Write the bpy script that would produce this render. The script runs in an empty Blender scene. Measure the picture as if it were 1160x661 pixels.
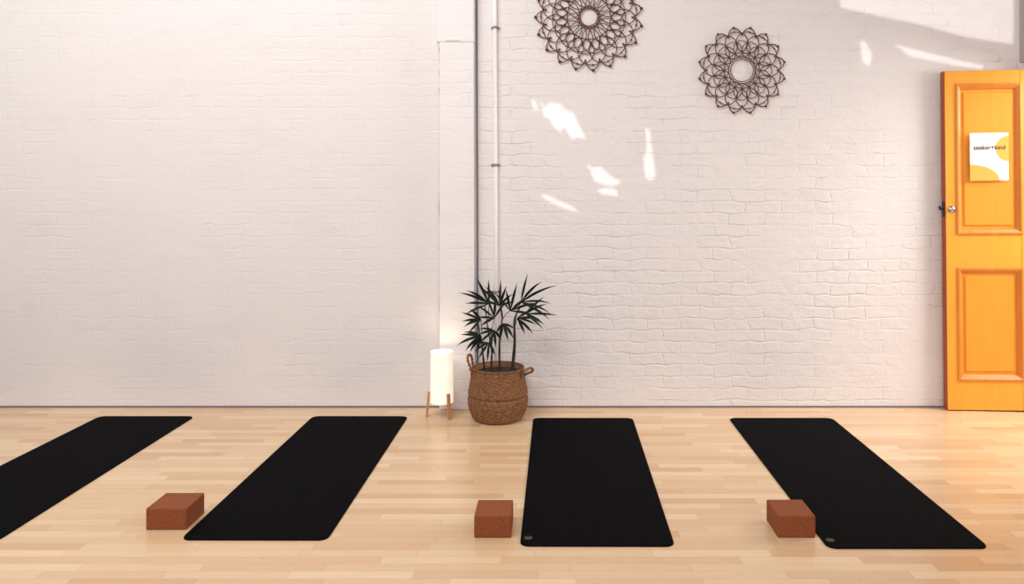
import bpy, bmesh, math, random
from mathutils import Vector, Matrix
random.seed(7)
sc = bpy.context.scene
COL = sc.collection
try:
    sc.view_settings.view_transform = 'Standard'
    sc.view_settings.look = 'None'
except Exception: pass

# ------------------------------------------------ measured room geometry
H = 1.45; F = 880.0; VX = 628.0; VY = 215.0
WY = F*H/246.0            # wall depth
def wp(px, py, d=WY):
    s = F/d
    return Vector(((px-VX)/s, d, H-(py-VY)/s))

def lin(r, g, b):
    def c(v):
        v /= 255.0
        return v/12.92 if v <= .04045 else ((v+.055)/1.055)**2.4
    return (c(r), c(g), c(b), 1)

# ------------------------------------------------ helpers
def link(o, parent=None):
    COL.objects.link(o)
    if parent: o.parent = parent
    return o
def mesh_obj(name, bm, mat=None, parent=None, smooth=False, loc=None):
    me = bpy.data.meshes.new(name)
    bm.normal_update()
    bm.to_mesh(me); bm.free()
    if smooth:
        for p in me.polygons: p.use_smooth = True
    o = bpy.data.objects.new(name, me)
    if mat: me.materials.append(mat)
    if loc is not None: o.location = loc
    return link(o, parent)
def add_box(bm, x0, x1, y0, y1, z0, z1, bev=0.0, seg=2):
    vs = [bm.verts.new((x, y, z)) for x in (x0, x1) for y in (y0, y1) for z in (z0, z1)]
    fs = [(0,1,3,2),(4,6,7,5),(0,4,5,1),(2,3,7,6),(0,2,6,4),(1,5,7,3)]
    faces = [bm.faces.new([vs[i] for i in f]) for f in fs]
    if bev > 0:
        es = list({e for f in faces for e in f.edges})
        bmesh.ops.bevel(bm, geom=es, offset=bev, segments=seg, affect='EDGES', profile=.5)
def box(name, x0, x1, y0, y1, z0, z1, mat, parent=None, bev=0.0, seg=2):
    bm = bmesh.new(); add_box(bm, x0, x1, y0, y1, z0, z1, bev, seg)
    bmesh.ops.recalc_face_normals(bm, faces=bm.faces)
    return mesh_obj(name, bm, mat, parent)
def lathe(bm, prof, n=48, cx=0, cy=0, cap0=False, cap1=False, rfun=None):
    rings = []
    for j, (r, z) in enumerate(prof):
        ring = []
        for i in range(n):
            a = 2*math.pi*i/n
            rr = r + (rfun(i, j) if rfun else 0)
            ring.append(bm.verts.new((cx+rr*math.cos(a), cy+rr*math.sin(a), z)))
        rings.append(ring)
    for j in range(len(rings)-1):
        for i in range(n):
            k = (i+1) % n
            bm.faces.new((rings[j][i], rings[j][k], rings[j+1][k], rings[j+1][i]))
    if cap0: bm.faces.new(list(reversed(rings[0])))
    if cap1: bm.faces.new(rings[-1])
def tube(bm, pts, rad, n=8, closed=False):
    pts = [Vector(p) for p in pts]; m = len(pts); rings = []
    up = None
    for i, p in enumerate(pts):
        if closed: t = pts[(i+1) % m]-pts[i-1]
        else: t = pts[min(i+1, m-1)]-pts[max(i-1, 0)]
        t.normalize()
        if up is None:
            up = Vector((0, 0, 1)) if abs(t.z) < .9 else Vector((0, 1, 0))
        u = (up - t*up.dot(t))
        if u.length < 1e-5: u = Vector((1, 0, 0))-t*t.x
        u.normalize(); up = u
        v = t.cross(u)
        r = rad[i] if isinstance(rad, (list, tuple)) else rad
        rings.append([bm.verts.new(p+(u*math.cos(2*math.pi*k/n)+v*math.sin(2*math.pi*k/n))*r) for k in range(n)])
    rng = m if closed else m-1
    for i in range(rng):
        a, b = rings[i], rings[(i+1) % m]
        for k in range(n):
            l = (k+1) % n
            bm.faces.new((a[k], a[l], b[l], b[k]))
    if not closed:
        bm.faces.new(list(reversed(rings[0]))); bm.faces.new(rings[-1])
def top(o, label, cat, group=None):
    o["label"] = label; o["category"] = cat
    if group: o["group"] = group
def struct(o): o["kind"] = "structure"; return o

# ------------------------------------------------ node helpers
def newmat(name, color=(.8,.8,.8,1), rough=.6, spec=.5, metal=0):
    m = bpy.data.materials.new(name); m.use_nodes = True
    b = m.node_tree.nodes["Principled BSDF"]
    b.inputs["Base Color"].default_value = color
    b.inputs["Roughness"].default_value = rough
    b.inputs["Specular IOR Level"].default_value = spec
    b.inputs["Metallic"].default_value = metal
    return m, m.node_tree, b
class NT:
    def __init__(s, nt): s.nt = nt
    def n(s, t, **kw):
        x = s.nt.nodes.new(t)
        for k, v in kw.items(): setattr(x, k, v)
        return x
    def set(s, sock, v):
        if isinstance(v, bpy.types.NodeSocket): s.nt.links.new(v, sock)
        else: sock.default_value = v
    def math(s, op, a, b=None, c=None, clamp=False):
        x = s.n('ShaderNodeMath', operation=op); x.use_clamp = clamp
        s.set(x.inputs[0], a)
        if b is not None: s.set(x.inputs[1], b)
        if c is not None: s.set(x.inputs[2], c)
        return x.outputs[0]
    def mix(s, f, a, b, mode='MIX'):
        x = s.n('ShaderNodeMix', data_type='RGBA', blend_type=mode)
        s.set(x.inputs['Factor'], f); s.set(x.inputs[6], a); s.set(x.inputs[7], b)
        return x.outputs[2]
    def noise(s, vec, scale, detail=3, rough=.5, dist=0):
        x = s.n('ShaderNodeTexNoise')
        if vec is not None: s.set(x.inputs['Vector'], vec)
        x.inputs['Scale'].default_value = scale; x.inputs['Detail'].default_value = detail
        x.inputs['Roughness'].default_value = rough; x.inputs['Distortion'].default_value = dist
        return x.outputs['Fac']
    def ramp(s, f, p0, p1, c0=(0,0,0,1), c1=(1,1,1,1)):
        x = s.n('ShaderNodeValToRGB'); s.set(x.inputs[0], f)
        e = x.color_ramp.elements; e[0].position = p0; e[1].position = p1
        e[0].color = c0; e[1].color = c1
        return x.outputs[0]
    def xyz(s):
        t = s.n('ShaderNodeTexCoord'); x = s.n('ShaderNodeSeparateXYZ')
        s.nt.links.new(t.outputs['Object'], x.inputs[0])
        return t.outputs['Object'], x.outputs[0], x.outputs[1], x.outputs[2]
    def comb(s, a, b, c=0.0):
        x = s.n('ShaderNodeCombineXYZ'); s.set(x.inputs[0], a); s.set(x.inputs[1], b); s.set(x.inputs[2], c)
        return x.outputs[0]
    def mapping(s, vec, scale):
        x = s.n('ShaderNodeMapping'); s.set(x.inputs[0], vec); x.inputs['Scale'].default_value = scale
        return x.outputs[0]
    def maprange(s, v, a, b, c, d):
        x = s.n('ShaderNodeMapRange'); s.set(x.inputs[0], v)
        for i, q in enumerate((a, b, c, d)): x.inputs[i+1].default_value = q
        return x.outputs[0]
    def bump(s, h, strength, dist, bsdf, prev=None):
        x = s.n('ShaderNodeBump'); s.set(x.inputs['Height'], h)
        x.inputs['Strength'].default_value = strength; x.inputs['Distance'].default_value = dist
        if prev is not None: s.set(x.inputs['Normal'], prev)
        s.nt.links.new(x.outputs[0], bsdf.inputs['Normal'])
        return x.outputs[0]

# ------------------------------------------------ painted brick
def brick_mat(name, left_amt, left_relief, col):
    m, nt, b = newmat(name, col, .5, .4)
    k = NT(nt)
    obj, X, Y, Z = k.xyz()
    wob = k.noise(obj, 7, 4, .6)
    wob2 = k.noise(k.mapping(obj, (1.1, 1, .9)), 9, 4, .6)
    xx = k.math('ADD', k.math('ADD', X, Y), k.math('MULTIPLY', wob2, .10))
    zz = k.math('ADD', Z, k.math('MULTIPLY', wob, .062))
    br = k.n('ShaderNodeTexBrick'); br.offset = .5; br.squash = 1
    k.set(br.inputs['Vector'], k.comb(xx, zz))
    br.inputs['Color1'].default_value = (.2,.2,.2,1); br.inputs['Color2'].default_value = (.8,.8,.8,1)
    br.inputs['Scale'].default_value = 1; br.inputs['Mortar Size'].default_value = .009
    br.inputs['Mortar Smooth'].default_value = 1.0; br.inputs['Bias'].default_value = 0
    br.inputs['Brick Width'].default_value = .225; br.inputs['Row Height'].default_value = .078
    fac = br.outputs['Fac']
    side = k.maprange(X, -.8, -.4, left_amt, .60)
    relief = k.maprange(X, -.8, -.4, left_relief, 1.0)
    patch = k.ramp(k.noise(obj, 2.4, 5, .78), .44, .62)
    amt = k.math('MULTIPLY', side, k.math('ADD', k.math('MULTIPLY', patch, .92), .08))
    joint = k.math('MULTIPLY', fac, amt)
    grain = k.noise(obj, 60, 4, .6)
    lump = k.noise(k.mapping(obj, (1, 1, 1.5)), 9, 5, .58, .3)
    h = k.math('MULTIPLY', joint, -.8)
    t = k.math('ADD', k.math('MULTIPLY', lump, 1.2), k.math('MULTIPLY', grain, .22))
    h = k.math('ADD', h, k.math('MULTIPLY', t, relief))
    sepb = k.math('MULTIPLY', k.math('MULTIPLY', br.outputs['Color'], amt), .5)
    h = k.math('ADD', h, sepb)
    k.bump(h, .75, .0075, b)
    shade_spots = k.ramp(k.noise(k.mapping(obj, (1, 1, 2.2)), 8, 6, .75), .58, .68)
    dark = k.math('MULTIPLY', k.math('MULTIPLY', joint, shade_spots), .6)  # small crevice shadows painted into the colour along the joints
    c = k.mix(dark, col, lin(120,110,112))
    big = k.noise(obj, .9, 4, .6)
    c = k.mix(k.math('MULTIPLY', big, .2), c, lin(204,197,200))
    scuff = k.ramp(k.noise(k.mapping(obj, (1, 1, 2.5)), 3.2, 6, .7), .5, .8)
    c = k.mix(k.math('MULTIPLY', scuff, .16), c, lin(194,186,190))
    k.set(b.inputs['Base Color'], c)
    return m
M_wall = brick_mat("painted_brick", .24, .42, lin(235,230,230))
M_white, nt, b = newmat("white_gloss_paint", lin(246,244,246), .3)
k = NT(nt); o_, X_, Y_, Z_ = k.xyz()
k.set(b.inputs['Base Color'], k.mix(k.math('MULTIPLY', k.noise(o_, 5, 4), .2), lin(248,246,247), lin(222,218,220)))
k.bump(k.noise(o_, 30, 3), .3, .003, b)
M_greypipe, _, _ = newmat("grey_cable_sheath", lin(92,94,108), .5)
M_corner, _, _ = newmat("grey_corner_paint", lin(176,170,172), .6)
M_dark, _, _ = newmat("dark_gap", lin(104,98,106), .8)

# ------------------------------------------------ maple floor
M_floor, nt, b = newmat("maple_strip_floor", rough=.25, spec=.5)
k = NT(nt); obj, X, Y, Z = k.xyz()
RH = .058
row = k.math('FLOOR', k.math('DIVIDE', Y, RH))
wn = k.n('ShaderNodeTexWhiteNoise', noise_dimensions='1D'); k.set(wn.inputs['W'], row)
off = k.math('MULTIPLY', wn.outputs['Value'], 7.0)
xs = k.math('DIVIDE', k.math('ADD', X, off), .47)
idx = k.math('FLOOR', xs)
wn2 = k.n('ShaderNodeTexWhiteNoise', noise_dimensions='2D'); k.set(wn2.inputs['Vector'], k.comb(idx, row))
cr = k.n('ShaderNodeValToRGB'); k.set(cr.inputs[0], wn2.outputs['Value'])
els = cr.color_ramp.elements
els[0].position = 0; els[0].color = lin(210,170,130)
els[1].position = 1; els[1].color = lin(232,203,166)
for p, c in ((.14, lin(217,180,140)), (.45, lin(222,188,149)), (.75, lin(226,194,156))):
    e = els.new(p); e.color = c
grain = k.noise(k.mapping(k.comb(k.math('ADD', X, k.math('MULTIPLY', wn2.outputs['Value'], 9)), Y), (1.5, 30, 1)), 3, 5, .6, .4)
c = k.mix(k.math('MULTIPLY', k.ramp(grain, .4, .75), .2), cr.outputs[0], lin(200,150,104))
fy = k.math('FRACT', k.math('DIVIDE', Y, RH)); fx = k.math('FRACT', xs)
ey = k.math('MINIMUM', fy, k.math('SUBTRACT', 1.0, fy))
ex = k.math('MINIMUM', fx, k.math('SUBTRACT', 1.0, fx))
sy = k.math('LESS_THAN', ey, .018); sx = k.math('LESS_THAN', ex, .0022)
seam = k.math('MAXIMUM', sy, sx)
c = k.mix(k.math('MULTIPLY', seam, .34), c, lin(160,112,78))
k.set(b.inputs['Base Color'], c)
rr = k.math('ADD', .18, k.math('MULTIPLY', k.noise(obj, 2.5, 4), .14)); k.set(b.inputs['Roughness'], rr)
k.bump(k.math('ADD', k.math('MULTIPLY', seam, -1.0), k.math('MULTIPLY', k.noise(k.mapping(obj, (1, 4, 1)), 7, 3), .8)), .25, .001, b)

# ------------------------------------------------ room shell
RX = 3.135; LX = -6.0; FRONT = -3.0; TOPZ = 3.6
bm = bmesh.new(); add_box(bm, LX, 5.2, FRONT, WY+.2, -.1, 0)
bmesh.ops.recalc_face_normals(bm, faces=bm.faces); struct(mesh_obj("floor", bm, M_floor))
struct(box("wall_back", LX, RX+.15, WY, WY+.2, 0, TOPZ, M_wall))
bm = bmesh.new()
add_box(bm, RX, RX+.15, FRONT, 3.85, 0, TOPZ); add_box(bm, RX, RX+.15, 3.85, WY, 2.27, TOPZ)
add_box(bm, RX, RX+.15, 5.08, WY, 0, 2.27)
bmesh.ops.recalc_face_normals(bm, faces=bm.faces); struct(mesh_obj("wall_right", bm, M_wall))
struct(box("gap_strip_back", LX, RX, WY-.005, WY, 0, .009, M_dark))  # thin dark strip standing for the wall-floor gap, no baseboard here

# pilaster on back wall
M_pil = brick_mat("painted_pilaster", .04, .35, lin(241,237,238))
a = wp(499, 0).x; b2 = wp(538, 0).x
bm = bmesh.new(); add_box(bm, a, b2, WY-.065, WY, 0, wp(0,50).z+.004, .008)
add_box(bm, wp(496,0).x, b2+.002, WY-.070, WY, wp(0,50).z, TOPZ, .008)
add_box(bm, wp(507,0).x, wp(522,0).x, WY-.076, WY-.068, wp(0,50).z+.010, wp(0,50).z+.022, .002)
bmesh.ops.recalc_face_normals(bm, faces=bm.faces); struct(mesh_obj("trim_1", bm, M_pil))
# rough cracked joint down the pilaster's edge
M_crack, _, _ = newmat("cracked_joint", lin(136,126,128), .9)
rc = random.Random(5)
bm = bmesh.new(); pts = []; rads = []
zc = .25
while zc < wp(0,50).z-.02:
    pts.append((a-.004+rc.uniform(-.003, .003), WY-.002, zc)); rads.append(rc.choice([.002, .0035, .006, .003])); zc += rc.uniform(.02, .06)
tube(bm, pts, rads, 6)
struct(mesh_obj("trim_2", bm, M_crack))
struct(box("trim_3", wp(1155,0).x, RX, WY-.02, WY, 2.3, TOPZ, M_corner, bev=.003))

bm = bmesh.new(); x = wp(541,0).x
tube(bm, [(x, WY-.010, .02), (x, WY-.010, 1.2), (x-.004, WY-.010, 2.2), (x-.006, WY-.010, TOPZ)], .0045, 10)
o = mesh_obj("wall_cable", bm, M_greypipe, smooth=True)
top(o, "thin dark grey cable running up beside the white pilaster", "cable")

bm = bmesh.new(); x = wp(562,0).x
tube(bm, [(x, WY-.024, .0), (x, WY-.024, 1.3), (x-.006, WY-.024, 2.5), (x-.008, WY-.024, TOPZ)], .0135, 14)
pipe = mesh_obj("conduit_pipe", bm, M_white, smooth=True)
top(pipe, "white-painted vertical conduit pipe clipped to brick wall", "pipe")
M_clip, _, _ = newmat("clip_metal", lin(140,130,128), .5)
for py in (32, 187, 330):
    z = wp(0, py).z
    bm = bmesh.new()
    lathe(bm, [(.0135, z-.008), (.0175, z-.008), (.0175, z+.008), (.0135, z+.008)], 20, x-.004, WY-.024)
    add_box(bm, x-.034, x+.026, WY-.010, WY, z-.007, z+.007, .002)
    bmesh.ops.recalc_face_normals(bm, faces=bm.faces)
    mesh_obj("pipe_clip", bm, M_clip, pipe)

# ------------------------------------------------ gobo_panel is an unseen added blocker, holes shaped to cast the light patches
LS = Vector((.6, -5.0, 2.6))
patches = [
 [(612,113),(617,122),(622,116),(636,118),(640,124),(650,128),(655,140),(664,158),(654,155),(648,158),(640,144),(634,150),(626,142),(622,134),(616,132)],
 [(601,112),(606,114),(611,126),(605,124)],
 [(664,185),(672,190),(680,188),(690,198),(704,206),(694,211),(684,209),(673,205),(670,196)],
 [(676,215),(686,213),(698,214),(700,222),(683,220)],
 [(731,144),(736,147),(738,165),(743,200),(737,205),(731,200),(729,180),(733,168)],
 [(612,219),(625,223),(648,234),(656,241),(640,236),(618,226)],
 [(950,-25),(1148,-25),(1148,50),(1095,42),(1040,27),(985,16),(952,8)],
 [(974,46),(981,48),(988,62),(985,76),(977,70)],
 [(1012,50),(1040,57),(1115,75),(1112,79),(1032,64)],
]
def gob(px, py):
    P = wp(px, py); t = (FRONT-LS.y)/(P.y-LS.y); return LS+(P-LS)*t
bm = bmesh.new(); edges = []
def loop(pts):
    vs = [bm.verts.new(p) for p in pts]
    for i in range(len(vs)): edges.append(bm.edges.new((vs[i], vs[(i+1) % len(vs)])))
loop([(LX, FRONT, 0), (RX, FRONT, 0), (RX, FRONT, TOPZ), (LX, FRONT, TOPZ)])
for p in patches: loop([gob(*q) for q in p])
bmesh.ops.triangle_fill(bm, use_beauty=True, use_dissolve=False, edges=edges)
M_plain, _, _ = newmat("gobo_white", lin(225,222,222), .8)
struct(mesh_obj("gobo_panel", bm, M_plain))
sp = bpy.data.lights.new("gobo_spot", 'SPOT'); sp.energy = 1700; sp.spot_size = math.radians(50)  # added spot shining through the gobo holes, standing for reflected sun
sp.spot_blend = .1; sp.shadow_soft_size = .0035; sp.color = (1, .98, .97)
so = link(bpy.data.objects.new("gobo_spot", sp)); so.location = LS
so.rotation_euler = (wp(870, 60)-LS).to_track_quat('-Z', 'Y').to_euler()

# ------------------------------------------------ orange door
def wood_paint(name, c1, c2):
    m, nt, b = newmat(name, c1, .35, .4)
    k = NT(nt); obj, X, Y, Z = k.xyz()
    n = k.noise(k.mapping(obj, (14, 14, 1.6)), 2.5, 5, .6, .5)
    k.set(b.inputs['Base Color'], k.mix(k.math('MULTIPLY', k.ramp(n, .35, .75), .6), c1, c2))
    k.bump(n, .15, .002, b)
    return m
M_or = wood_paint("orange_paint", lin(244,172,62), lin(238,160,50))
M_or2 = wood_paint("orange_panel_paint", lin(240,162,54), lin(234,150,44))
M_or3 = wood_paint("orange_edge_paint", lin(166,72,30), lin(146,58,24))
M_or4 = wood_paint("orange_moulding_paint", lin(222,140,56), lin(204,118,42))
door = bpy.data.objects.new("door_1", None); link(door); struct(door)
DW = .555; DH = 2.225; T = .062
door.location = (2.583, 5.105, .006)
door.rotation_euler = (0, math.radians(-.55), math.radians(-4.5))
door["label"] = "tall orange painted panelled wooden door standing open"
bm = bmesh.new()
z = [0, .200, .925, 1.158, 2.132, DH]
s0, s1 = .078, .478
add_box(bm, 0, s0, 0, T, 0, DH, .003); add_box(bm, s1, DW, 0, T, 0, DH, .003)
for a_, b_ in ((z[0], z[1]), (z[2], z[3]), (z[4], z[5])):
    add_box(bm, s0-.001, s1+.001, .0015, T-.0015, a_, b_, .002)
bmesh.ops.recalc_face_normals(bm, faces=bm.faces)
leaf = mesh_obj("door_leaf", bm, M_or, door)
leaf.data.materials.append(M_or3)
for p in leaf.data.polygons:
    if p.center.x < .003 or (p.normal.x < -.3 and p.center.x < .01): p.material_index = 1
for a_, b_ in ((z[1], z[2]), (z[3], z[4])):
    bm = bmesh.new()
    add_box(bm, s0-.004, s1+.004, .018, .036, a_-.004, b_+.004)
    add_box(bm, s0+.045, s1-.045, .010, .03, a_+.05, b_-.05, .006)
    bmesh.ops.recalc_face_normals(bm, faces=bm.faces)
    mesh_obj("door_panel", bm, M_or2, door)
    bm = bmesh.new()
    prof = [(-.008, .0), (-.008, -.007), (.004, -.009), (.012, -.003), (.022, .004), (.03, .012), (.032, .02)]
    rings = []
    for off_, yy in prof:
        rings.append([bm.verts.new(q) for q in ((s0+off_, yy, a_+off_), (s1-off_, yy, a_+off_), (s1-off_, yy, b_-off_), (s0+off_, yy, b_-off_))])
    for i in range(len(rings)-1):
        for j in range(4):
            bm.faces.new((rings[i][j], rings[i][(j+1) % 4], rings[i+1][(j+1) % 4], rings[i+1][j]))
    bmesh.ops.recalc_face_normals(bm, faces=bm.faces)
    mesh_obj("panel_moulding", bm, M_or4, door)
M_steel, _, _ = newmat("brushed_steel", lin(190,190,195), .25, .5, 1)
M_blk, _, _ = newmat("black_metal", lin(30,26,28), .4)
kz = 1.45-(238-215)/172.5
bm = bmesh.new()
lathe(bm, [(.0, 0), (.024, 0), (.024, .004), (.019, .007), (.017, .010), (.009, .012), (.0001, .013)], 24)
bm.transform(Matrix.Translation((.040, 0, kz)) @ Matrix.Rotation(math.radians(90), 4, 'X'))
bmesh.ops.recalc_face_normals(bm, faces=bm.faces)
o = mesh_obj("door_lock", bm, M_steel, door, True); o["label"] = "small round steel lock"
bm = bmesh.new()
add_box(bm, -.004, .0, .012, .050, kz-.05, kz+.05, .001)
tube(bm, [(-.003, .03, kz), (-.018, .034, kz), (-.022, .04, kz+.02)], .008, 8)
bmesh.ops.recalc_face_normals(bm, faces=bm.faces)
o = mesh_obj("door_latch", bm, M_blk, door); o["label"] = "black metal latch on the door edge"

# poster on door
poster = bpy.data.objects.new("poster", None); link(poster)
poster.location = door.location; poster.rotation_euler = door.rotation_euler
top(poster, "white and yellow paper notice taped to orange door", "poster")
def dl(px, py):
    return ((px-1075.5)/172.6, 1.45-(py-215)/172.6)
PXL, PXR = dl(1102, 0)[0], dl(1144, 0)[0]; PZT, PZB = dl(0, 152)[1], dl(0, 206)[1]
M_paper, _, _ = newmat("white_paper", lin(236,228,228), .7)
M_yel, _, _ = newmat("yellow_ink", lin(240,178,76), .7)
M_yel2, _, _ = newmat("amber_ink", lin(242,176,74), .7)
M_ink, _, _ = newmat("black_ink", lin(40,28,28), .7)
box("sheet", PXL, PXR, -.0105, -.0095, PZB, PZT, M_paper, poster)
def poly(name, pts, y, mat, parent):
    bm = bmesh.new(); f = bm.faces.new([bm.verts.new((x_, y, z_)) for x_, z_ in pts])
    bmesh.ops.triangulate(bm, faces=[f])
    return mesh_obj(name, bm, mat, parent)
cx, cz = PXR, dl(0, 170)[1]; R = .082
pts = []
for i in range(33):
    t = math.radians(90+180*i/32); pts.append((cx+R*math.cos(t), max(PZB, min(PZT, cz+R*math.sin(t)))))
poly("printed_disc", pts, -.011, M_yel, poster)
pts = [(PXL, PZB)]
for i in range(17):
    t = math.radians(90*i/16); pts.append((PXL+.185*math.cos(t), PZB+.105*math.sin(t)))
poly("printed_arc", pts, -.0112, M_yel2, poster)
def text(body, size, x_, z_, bold, parent, width):
    cu = bpy.data.curves.new("lettering", 'FONT'); cu.body = body; cu.size = size; cu.offset = bold
    cu.extrude = .0001
    to = bpy.data.objects.new("tmp", cu); link(to)
    bpy.context.view_layer.update()
    me = bpy.data.meshes.new_from_object(to.evaluated_get(bpy.context.evaluated_depsgraph_get()))
    bpy.data.objects.remove(to)
    wd = max(v.co.x for v in me.vertices)
    for v in me.vertices: v.co.x *= width/wd
    me.materials.clear(); me.materials.append(M_ink)
    t = bpy.data.objects.new("lettering", me); link(t, parent)
    t.location = (x_, -.0118, z_); t.rotation_euler = (math.radians(90), 0, 0)
    return t
text("seeker+kind", .042, dl(1106, 0)[0], dl(0, 171)[1], .0004, poster, .198)

# ------------------------------------------------ yoga mats
M_mat, nt, b = newmat("black_rubber", lin(20,18,21), .9, .06)
k = NT(nt); obj, X, Y, Z = k.xyz()
fib = k.noise(k.mapping(obj, (200, 50, 1)), 1, 3, .7); fib2 = k.noise(k.mapping(obj, (50, 200, 1)), 1, 3, .7)
w = k.math('MAXIMUM', fib, fib2)
w2 = k.noise(k.mapping(obj, (1.6, 1, 1)), 90, 3, .8)
c = k.mix(k.ramp(w, .58, .82), lin(6,5,8), lin(32,29,34))
c = k.mix(k.ramp(w2, .63, .74), c, lin(56,52,55))
k.set(b.inputs['Base Color'], c)
k.bump(w, .5, .002, b)
M_logo, _, _ = newmat("logo_print", lin(104,110,66), .6)
def mat(px_x0, px_x1, y0, y1, label, logo=True, turn=0.0):
    w_ = px_x1-px_x0; L = y1-y0; r = .038; th = .006
    bm = bmesh.new(); vs = []
    for cx_, cy_, a0 in ((w_/2-r, L/2-r, 0), (-w_/2+r, L/2-r, 90), (-w_/2+r, -L/2+r, 180), (w_/2-r, -L/2+r, 270)):
        for i in range(9):
            t = math.radians(a0+90*i/8); vs.append((cx_+r*math.cos(t), cy_+r*math.sin(t)))
    bot = [bm.verts.new((x_, y_, 0)) for x_, y_ in vs]
    up = [bm.verts.new((x_, y_, th)) for x_, y_ in vs]
    bm.faces.new(list(reversed(bot))); ft = bm.faces.new(up)
    n = len(vs)
    for i in range(n): bm.faces.new((bot[i], bot[(i+1) % n], up[(i+1) % n], up[i]))
    bmesh.ops.bevel(bm, geom=list(ft.edges), offset=.0018, segments=2, affect='EDGES')
    o = mesh_obj("yoga_mat", bm, M_mat, loc=((px_x0+px_x1)/2, (y0+y1)/2, 0))
    o.rotation_euler[2] = math.radians(turn)
    top(o, label, "yoga mat", "yoga mats on the floor")
    if logo:
        bm = bmesh.new()
        lx, ly = -w_/2+.032, -L/2+.068
        def ring(ra, rb, rc, rd):
            A = []; B = []
            for i in range(28):
                t = 2*math.pi*i/28
                A.append(bm.verts.new((lx+ra*math.cos(t), ly+rb*math.sin(t), th+.0006)))
                B.append(bm.verts.new((lx+rc*math.cos(t), ly+rd*math.sin(t), th+.0006)))
            for i in range(28): bm.faces.new((A[i], A[(i+1) % 28], B[(i+1) % 28], B[i]))
        ring(.016, .015, .0128, .012)
        for s in (-1, 1):
            vs_ = [bm.verts.new((lx+s*q[0], ly+q[1], th+.0006)) for q in ((.001, -.009), (.009, -.004), (.007, .006), (.0015, .0015))]
            bm.faces.new(vs_)
        bmesh.ops.recalc_face_normals(bm, faces=bm.faces)
        lo = mesh_obj("mat_logo", bm, M_logo, o); lo["label"] = "small yellow-green printed emblem"
    return o
mat(-.137, .493, 3.158, 4.927, "black rubber yoga mat beside a cork block, near potted palm", turn=-.2)
mat(1.107, 1.760, 3.139, 4.927, "black rubber yoga mat touching a cork block, near orange door", turn=.0)
mat(-1.545, -.938, 3.214, 4.965, "black woven-textured yoga mat with cork block beside it, near lamp", False, turn=-.2)
mat(-2.905, -2.300, 3.20, 4.965, "black rubber yoga mat with no block close by", False)
mat(-4.12, -3.518, 3.20, 4.945, "black rubber yoga mat at the end of the row", False)

# ------------------------------------------------ cork blocks
M_cork, nt, b = newmat("brown_cork", rough=.85, spec=.2)
k = NT(nt); obj, X, Y, Z = k.xyz()
v = k.n('ShaderNodeTexVoronoi'); k.set(v.inputs['Vector'], obj); v.inputs['Scale'].default_value = 220
n1 = k.noise(obj, 130, 4, .7)
c = k.mix(k.ramp(v.outputs['Color'], .1, .9), lin(128,70,44), lin(150,86,54))
c = k.mix(k.math('MULTIPLY', k.ramp(n1, .58, .75), .5), c, lin(88,46,28))
k.set(b.inputs['Base Color'], c); k.bump(n1, .25, .002, b)
def block(px0, px1, pyb, L, lab):
    dy = pyb-VY; d = F*H/dy; s = F/d
    x0 = (px0-VX)/s; x1 = (px1-VX)/s
    hx = (x1-x0)/2
    bm = bmesh.new(); add_box(bm, -hx, hx, -L/2, L/2, 0, .092, .005, 3)
    bmesh.ops.recalc_face_normals(bm, faces=bm.faces)
    o = mesh_obj("yoga_block", bm, M_cork, loc=((x0+x1)/2, d+L/2, 0))
    top(o, lab, "yoga block", "cork yoga blocks")
    return o
block(165, 211, 600, .175, "brown cork yoga block on bare wood floor beside a mat")
block(537, 579, 609, .172, "brown cork yoga block between two black mats")
block(881, 924, 609, .175, "brown cork yoga block against the edge of a black mat")

# ------------------------------------------------ lamp
LXc, LYc = -.722, 4.985
lamp = bpy.data.objects.new("table_lamp", None); link(lamp); lamp.location = (LXc, LYc, 0)
top(lamp, "small lit cylindrical cream lamp on three wooden legs", "lamp")
M_shade, nt, b = newmat("lit_paper_shade", lin(232,224,214), .8)
k = NT(nt); obj, X, Y, Z = k.xyz()
b.inputs['Emission Color'].default_value = lin(255,238,214)
k.set(b.inputs['Emission Strength'], k.maprange(Z, .12, .41, .78, .44))
M_lwood, nt, b = newmat("light_wood", lin(190,128,80), .5)
k = NT(nt); obj, X, Y, Z = k.xyz()
k.set(b.inputs['Base Color'], k.mix(k.noise(k.mapping(obj, (40,40,5)), 3, 4), lin(180,124,84), lin(206,156,112)))
bm = bmesh.new()
lathe(bm, [(.0695, .415), (.071, .417), (.0725, .415), (.0725, .092), (.071, .09), (.0695, .092), (.0695, .415)], 48)
bmesh.ops.recalc_face_normals(bm, faces=bm.faces)
mesh_obj("lamp_shade", bm, M_shade, lamp, True)
bm = bmesh.new(); lathe(bm, [(.0, .098), (.068, .098), (.068, .106), (.0, .106)], 32)
mesh_obj("lamp_base", bm, M_lwood, lamp)
M_bulb, _, bb = newmat("bulb_glass", lin(255,240,220), .3)
bb.inputs['Emission Color'].default_value = lin(255,214,160); bb.inputs['Emission Strength'].default_value = 4
bm = bmesh.new(); lathe(bm, [(.0001, .106), (.012, .106), (.013, .135), (.022, .16), (.028, .185), (.022, .21), (.0001, .222)], 24)
mesh_obj("light_bulb", bm, M_bulb, lamp, True)
for az in (-52, 188, 68):
    bm = bmesh.new()
    add_box(bm, -.008, .008, -.0105, .0105, -.088, .072, .002)
    t = math.radians(az)
    M = Matrix.Rotation(t, 4, 'Z') @ Matrix.Translation((.0875, 0, .0875)) @ Matrix.Rotation(math.radians(-5), 4, 'Y')
    bm.transform(M)
    for v_ in bm.verts: v_.co.z = max(v_.co.z, 0)
    mesh_obj("lamp_leg", bm, M_lwood, lamp)
pl = bpy.data.lights.new("lamp_glow", 'POINT'); pl.energy = .9; pl.color = (1, .80, .56); pl.shadow_soft_size = .05
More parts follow.
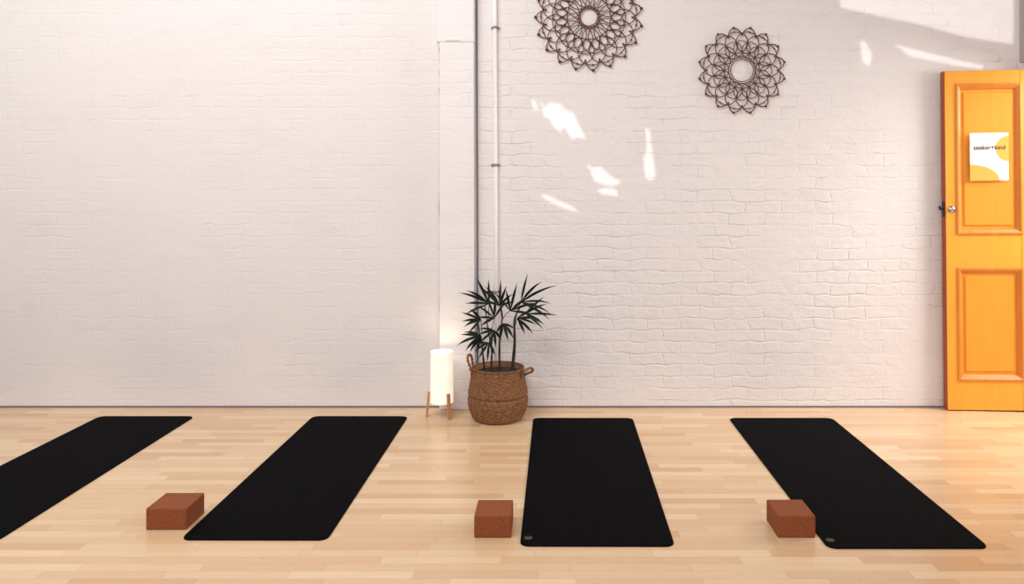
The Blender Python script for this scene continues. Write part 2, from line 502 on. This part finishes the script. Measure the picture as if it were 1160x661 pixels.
plo = link(bpy.data.objects.new("lamp_glow", pl)); plo.location = (LXc, LYc-.0, .36)

# ------------------------------------------------ basket
BX, BY = -.3585, 4.935
M_bask, nt, b = newmat("seagrass", rough=.85, spec=.15)
k = NT(nt); obj, X, Y, Z = k.xyz()
n1 = k.noise(obj, 80, 4, .7); n2 = k.noise(k.mapping(obj, (1, 1, 4)), 34, 3)
c = k.mix(k.ramp(n1, .3, .72), lin(104,68,46), lin(170,124,86))
c = k.mix(k.math('MULTIPLY', k.ramp(n2, .42, .7), .5), c, lin(78,50,34))
k.set(b.inputs['Base Color'], c); k.bump(n1, .4, .003, b)
def interp(pr, t):
    for i in range(len(pr)-1):
        if pr[i][0] <= t <= pr[i+1][0]:
            u = (t-pr[i][0])/(pr[i+1][0]-pr[i][0])
            return pr[i][1]*(1-u)+pr[i+1][1]*u
    return pr[-1][1]
pr = [(0, .138), (.008, .152), (.035, .168), (.070, .181), (.105, .188), (.130, .189), (.144, .187), (.150, .180), (.154, .177), (.158, .182), (.164, .186), (.175, .186), (.20, .181), (.25, .172), (.30, .164), (.322, .162)]
NR = 120; NC = 300; prof = []
for j in range(NR+1):
    zz = .322*j/NR; prof.append((interp(pr, zz), zz))
def weave(i, j):
    rowi = j//5; sl = (j % 5) if rowi % 2 else -(j % 5)
    c_ = (i + sl) % 10
    return .0062*(abs(math.sin(math.pi*(c_+.5)/10))**.7)*math.sin(math.pi*((j % 5)+.6)/5.2)-.001
bm = bmesh.new()
lathe(bm, prof, NC, cap0=True, rfun=weave)
lathe(bm, [(.161, .321), (.153, .321), (.151, .25), (.151, .2)], NC)
bmesh.ops.recalc_face_normals(bm, faces=bm.faces)
basket = mesh_obj("woven_basket", bm, M_bask, smooth=True, loc=(BX, BY, 0))
top(basket, "round brown woven seagrass belly basket holding a palm", "basket")
bm = bmesh.new()
for s in range(3):
    pts = []
    for i in range(289):
        t = 2*math.pi*i/288; ph = t*30+s*2.094
        rr_ = .162+.004*math.cos(ph)
        pts.append((rr_*math.cos(t), rr_*math.sin(t), .323+.004*math.sin(ph)))
    tube(bm, pts[:-1], .0038, 5, True)
mesh_obj("basket_rim", bm, M_bask, basket, True)
def handle(pts):
    bm = bmesh.new(); C = []
    P = [Vector(p) for p in pts]
    for i in range(len(P)-1):
        p0, p1, p2, p3 = P[max(i-1, 0)], P[i], P[i+1], P[min(i+2, len(P)-1)]
        for q in range(8):
            t = q/8
            C.append(.5*((2*p1)+(p2-p0)*t+(2*p0-5*p1+4*p2-p3)*t*t+(3*p1-p0-3*p2+p3)*t**3))
    C.append(P[-1])
    for s in range(2):
        pp = [c_+Vector((.004*math.cos(i*.9+s*3.14), .004*math.sin(i*.9+s*3.14), .003*math.sin(i*.9+s*3.14))) for i, c_ in enumerate(C)]
        tube(bm, pp, .0055, 6)
    mesh_obj("basket_handle", bm, M_bask, basket, True)
handle([(-.155,-.06,.27),(-.168,-.06,.33),(-.188,-.045,.385),(-.185,-.01,.405),(-.172,.03,.39),(-.165,.055,.33),(-.155,.06,.27)])
handle([(.150,-.075,.27),(.160,-.085,.31),(.200,-.075,.335),(.222,-.05,.325),(.215,-.02,.300),(.185,.0,.285),(.168,.01,.27)])

# ------------------------------------------------ palm
plant = bpy.data.objects.new("potted_palm", None); link(plant); plant.location = (BX, BY, .2)
top(plant, "dark green lady palm with fan leaves in woven basket", "plant")
M_soil, nt, b = newmat("dark_soil", lin(40,28,22), .95); k = NT(nt); o_, *_r = k.xyz(); k.bump(k.noise(o_, 60, 4), 1, .01, b)
bm = bmesh.new(); lathe(bm, [(.0001, .105), (.06, .107), (.11, .101), (.146, .095), (.146, .0), (.0001, 0)], 48)
bmesh.ops.recalc_face_normals(bm, faces=bm.faces)
mesh_obj("soil", bm, M_soil, plant, True)
M_leaf, nt, b = newmat("palm_leaf", lin(22,32,24), .45, .25); k = NT(nt); o_, *_r = k.xyz()
k.set(b.inputs['Base Color'], k.mix(k.noise(o_, 9, 3), lin(7,11,9), lin(20,30,20)))
M_cane, nt, b = newmat("palm_cane", lin(40,34,26), .7); k = NT(nt); o_, *_r = k.xyz()
k.set(b.inputs['Base Color'], k.mix(k.noise(k.mapping(o_, (1,1,8)), 14, 3), lin(20,18,14), lin(48,42,28)))
def pl_pt(px, py, dyo):
    d = BY+dyo; p = wp(px, py, d); return Vector((p.x-BX, d-BY, p.z-.2))
canes = [[(580,416,0),(583,390,0),(583,362,0),(590,346,.01)],
         [(566,416,.02),(566,385,.02),(569,358,.01),(566,344,0)],
         [(556,416,-.03),(557,395,-.03),(553,374,-.03),(549,344,.0)],
         [(549,416,.02),(547,400,.0),(545,385,-.03),(541,364,-.05)]]
for ci, cpts in enumerate(canes):
    bm = bmesh.new(); P = [pl_pt(*q) for q in cpts]; P[0].z = .09
    C = []
    for i in range(len(P)-1):
        p0, p1, p2, p3 = P[max(i-1, 0)], P[i], P[i+1], P[min(i+2, len(P)-1)]
        for q in range(6):
            t = q/6; C.append(.5*((2*p1)+(p2-p0)*t+(2*p0-5*p1+4*p2-p3)*t*t+(3*p1-p0-3*p2+p3)*t**3))
    C.append(P[-1]); n = len(C); r0 = .0085 if ci == 0 else .0035
    tube(bm, C, [r0*(1-i/n)+.003 + (.0012 if i % 4 == 0 else 0) for i in range(n)], 8)
    mesh_obj("cane", bm, M_cane, plant, True)
fans = [ # hub px,py, depth off, mean dir deg, spread, length, n, root cane pt
 (590,342,.00,  26,100,.245,7,(587,352,0)),
 (595,355,-.03,  2,80,.190,5,(586,362,0)),
 (566,346,.00,  92,140,.185,7,(568,358,.01)),
 (554,344,.02, 145,110,.205,6,(553,362,0)),
 (545,362,-.05,176,90,.150,5,(546,378,-.03)),
 (545,380,-.08,200,110,.160,6,(547,396,-.02)),
 (554,388,-.10,230,130,.125,5,(557,395,-.03)),
 (578,352,-.06,  60,140,.190,6,(569,362,.0)),
 (570,366,-.10,-75,120,.130,5,(566,385,.02)),
 (586,360,.05, -18,90,.160,5,(583,372,0)),
 (560,360,.06, 125,140,.150,6,(556,380,-.02)),
 (560,374,-.04, 230,150,.125,6,(557,392,-.03)),
]
random.seed(11)
for (px, py, dyo, mean, spread, Ln, n, root) in fans:
    bm = bmesh.new(); hub = pl_pt(px, py, dyo); rt = pl_pt(*root)
    mid = (hub+rt)/2+Vector((0, 0, .012))
    tube(bm, [rt, mid, hub], .0024, 6)
    tilt = random.uniform(-.5, .5)
    for i in range(n):
        u = (i/(n-1)-.5)
        ang = math.radians(mean+u*spread+random.uniform(-7, 7))
        L = Ln*(1-.3*abs(u)*1.2)*random.uniform(.82, 1.08)
        d0 = Vector((math.cos(ang), random.uniform(-.25, .25)+tilt*math.sin(u*3)-.15, math.sin(ang))).normalized()
        side = d0.cross(Vector((0, -1, .25))).normalized()
        if side.length < .1: side = Vector((1, 0, 0))
        droop = random.uniform(.15, .5)
        S = 9; p = hub.copy(); d = d0.copy(); prev = None
        wd = random.uniform(.0068, .0095)
        for s in range(S+1):
            t = s/S
            w_ = wd*(min(1, .2+t*2.4))*(1 if t < .6 else max(.06, ((1-t)/.4)**.9))
            nn = side.cross(d).normalized()
            row_ = [bm.verts.new(p-side*w_+nn*w_*.35), bm.verts.new(p), bm.verts.new(p+side*w_+nn*w_*.35)]
            if prev:
                bm.faces.new((prev[0], prev[1], row_[1], row_[0])); bm.faces.new((prev[1], prev[2], row_[2], row_[1]))
            prev = row_
            d = (d+Vector((0, 0, -droop/S*1.3*t*2))).normalized()
            p = p+d*(L/S)
    mesh_obj("palm_frond", bm, M_leaf, plant, True)

# ------------------------------------------------ rattan mandalas
M_rat, nt, b = newmat("dark_rattan", lin(84,48,38), .6, .3); k = NT(nt); o_, *_r = k.xyz()
k.set(b.inputs['Base Color'], k.mix(k.noise(o_, 30, 3), lin(66,32,22), lin(120,66,46)))
def mandala(px, py, R, N, rin, lab):
    c = wp(px, py); root = bpy.data.objects.new("woven_wall_hanging", None); link(root)
    root.location = (c.x, WY-.014, c.z); top(root, lab, "wall hanging", "woven mandala wall hangings")
    def P(r, a, y=0): return Vector((r*math.cos(a), y, r*math.sin(a)))
    def ovals(bm, r0, r1, n, squash, rad, ph=0):
        cr = (r0+r1)/2; ra = (r1-r0)/2
        for i in range(n):
            a0 = 2*math.pi*(i+ph)/n; pts = []
            for j in range(44):
                t = 2*math.pi*j/44
                qx = cr+ra*math.cos(t); qz = ra*squash*math.sin(t)
                pts.append((qx*math.cos(a0)-qz*math.sin(a0), .0035*math.sin(t*6+i), qx*math.sin(a0)+qz*math.cos(a0)))
            tube(bm, pts, rad, 5, True)
    rt = .0029
    bm = bmesh.new(); ovals(bm, rin*1.15, R*.68, N, 1.0, rt); mesh_obj("inner_lattice", bm, M_rat, root, True)
    bm = bmesh.new(); ovals(bm, R*.40, R*.89, N, 1.05, rt*1.1, .5); mesh_obj("outer_lattice", bm, M_rat, root, True)
    bm = bmesh.new()
    for q in (rin, rin*1.18):
        tube(bm, [P(q, 2*math.pi*i/48) for i in range(48)], R*.010, 6, True)
    mesh_obj("center_ring", bm, M_rat, root, True)
    bm = bmesh.new()
    for i in range(N):
        am = 2*math.pi*(i+.5)/N; h = math.pi/N
        pts = []
        for q in range(-6, 7):      # rounded scallop meeting its neighbours
            u = q/6; pts.append(P(R*(.80+.175*(1-abs(u)**2.0)), am+h*u*1.02))
        tube(bm, pts, rt*1.25, 5)
    mesh_obj("scalloped_edge", bm, M_rat, root, True)
    bm = bmesh.new()
    for i in range(N):
        am = 2*math.pi*(i+.5)/N
        for r_, s_, aa in ((R*.985, .030, am), (R*.885, .020, am), (R*.80, .018, am+math.pi/N)):
            bmesh.ops.create_icosphere(bm, subdivisions=2, radius=R*s_, matrix=Matrix.Translation(P(r_, aa)))
    kn = mesh_obj("knot_bead", bm, M_rat, root, True); kn["kind"] = "stuff"
mandala(667, 20, .360, 19, .058, "large round dark brown rattan mandala on white brick wall")
mandala(840, 80, .292, 16, .076, "smaller round dark brown rattan mandala on white brick wall")

# ------------------------------------------------ light
w = bpy.data.worlds.new("World"); sc.world = w; w.use_nodes = True
bg = w.node_tree.nodes['Background']; bg.inputs[0].default_value = (1, .985, .98, 1); bg.inputs[1].default_value = .43
def area(name, loc, tgt, sx, sy, e, col):
    l = bpy.data.lights.new(name, 'AREA'); l.shape = 'RECTANGLE'; l.size = sx; l.size_y = sy; l.energy = e; l.color = col
    o = link(bpy.data.objects.new(name, l)); o.location = loc
    o.rotation_euler = (Vector(tgt)-Vector(loc)).to_track_quat('-Z', 'Y').to_euler()
area("overhead_area", (-2.4, 1.6, 4.6), (-2.3, 5.2, .6), 3.5, 1.2, 158, (1, .975, .955))  # area light added overhead to brighten the back wall, no roof window
area("doorway_daylight", (4.4, 4.2, 2.2), (1.8, 4.2, 0), 1.4, 1.6, 110, (1, .95, .89))
area("window_daylight", (.9, -2.6, 1.9), (.3, 5, .9), 4.0, 1.8, 72, (1, .985, .985))

# ------------------------------------------------ camera
cam = bpy.data.cameras.new("Camera"); cam.sensor_fit = 'HORIZONTAL'; cam.sensor_width = 36
cam.lens = F/1160*36
cam.shift_x = (580-VX)/1160; cam.shift_y = -(330.5-VY)/1160
co = link(bpy.data.objects.new("Camera", cam)); co.location = (0, 0, H); co.rotation_euler = (math.radians(90), 0, 0)
sc.camera = co
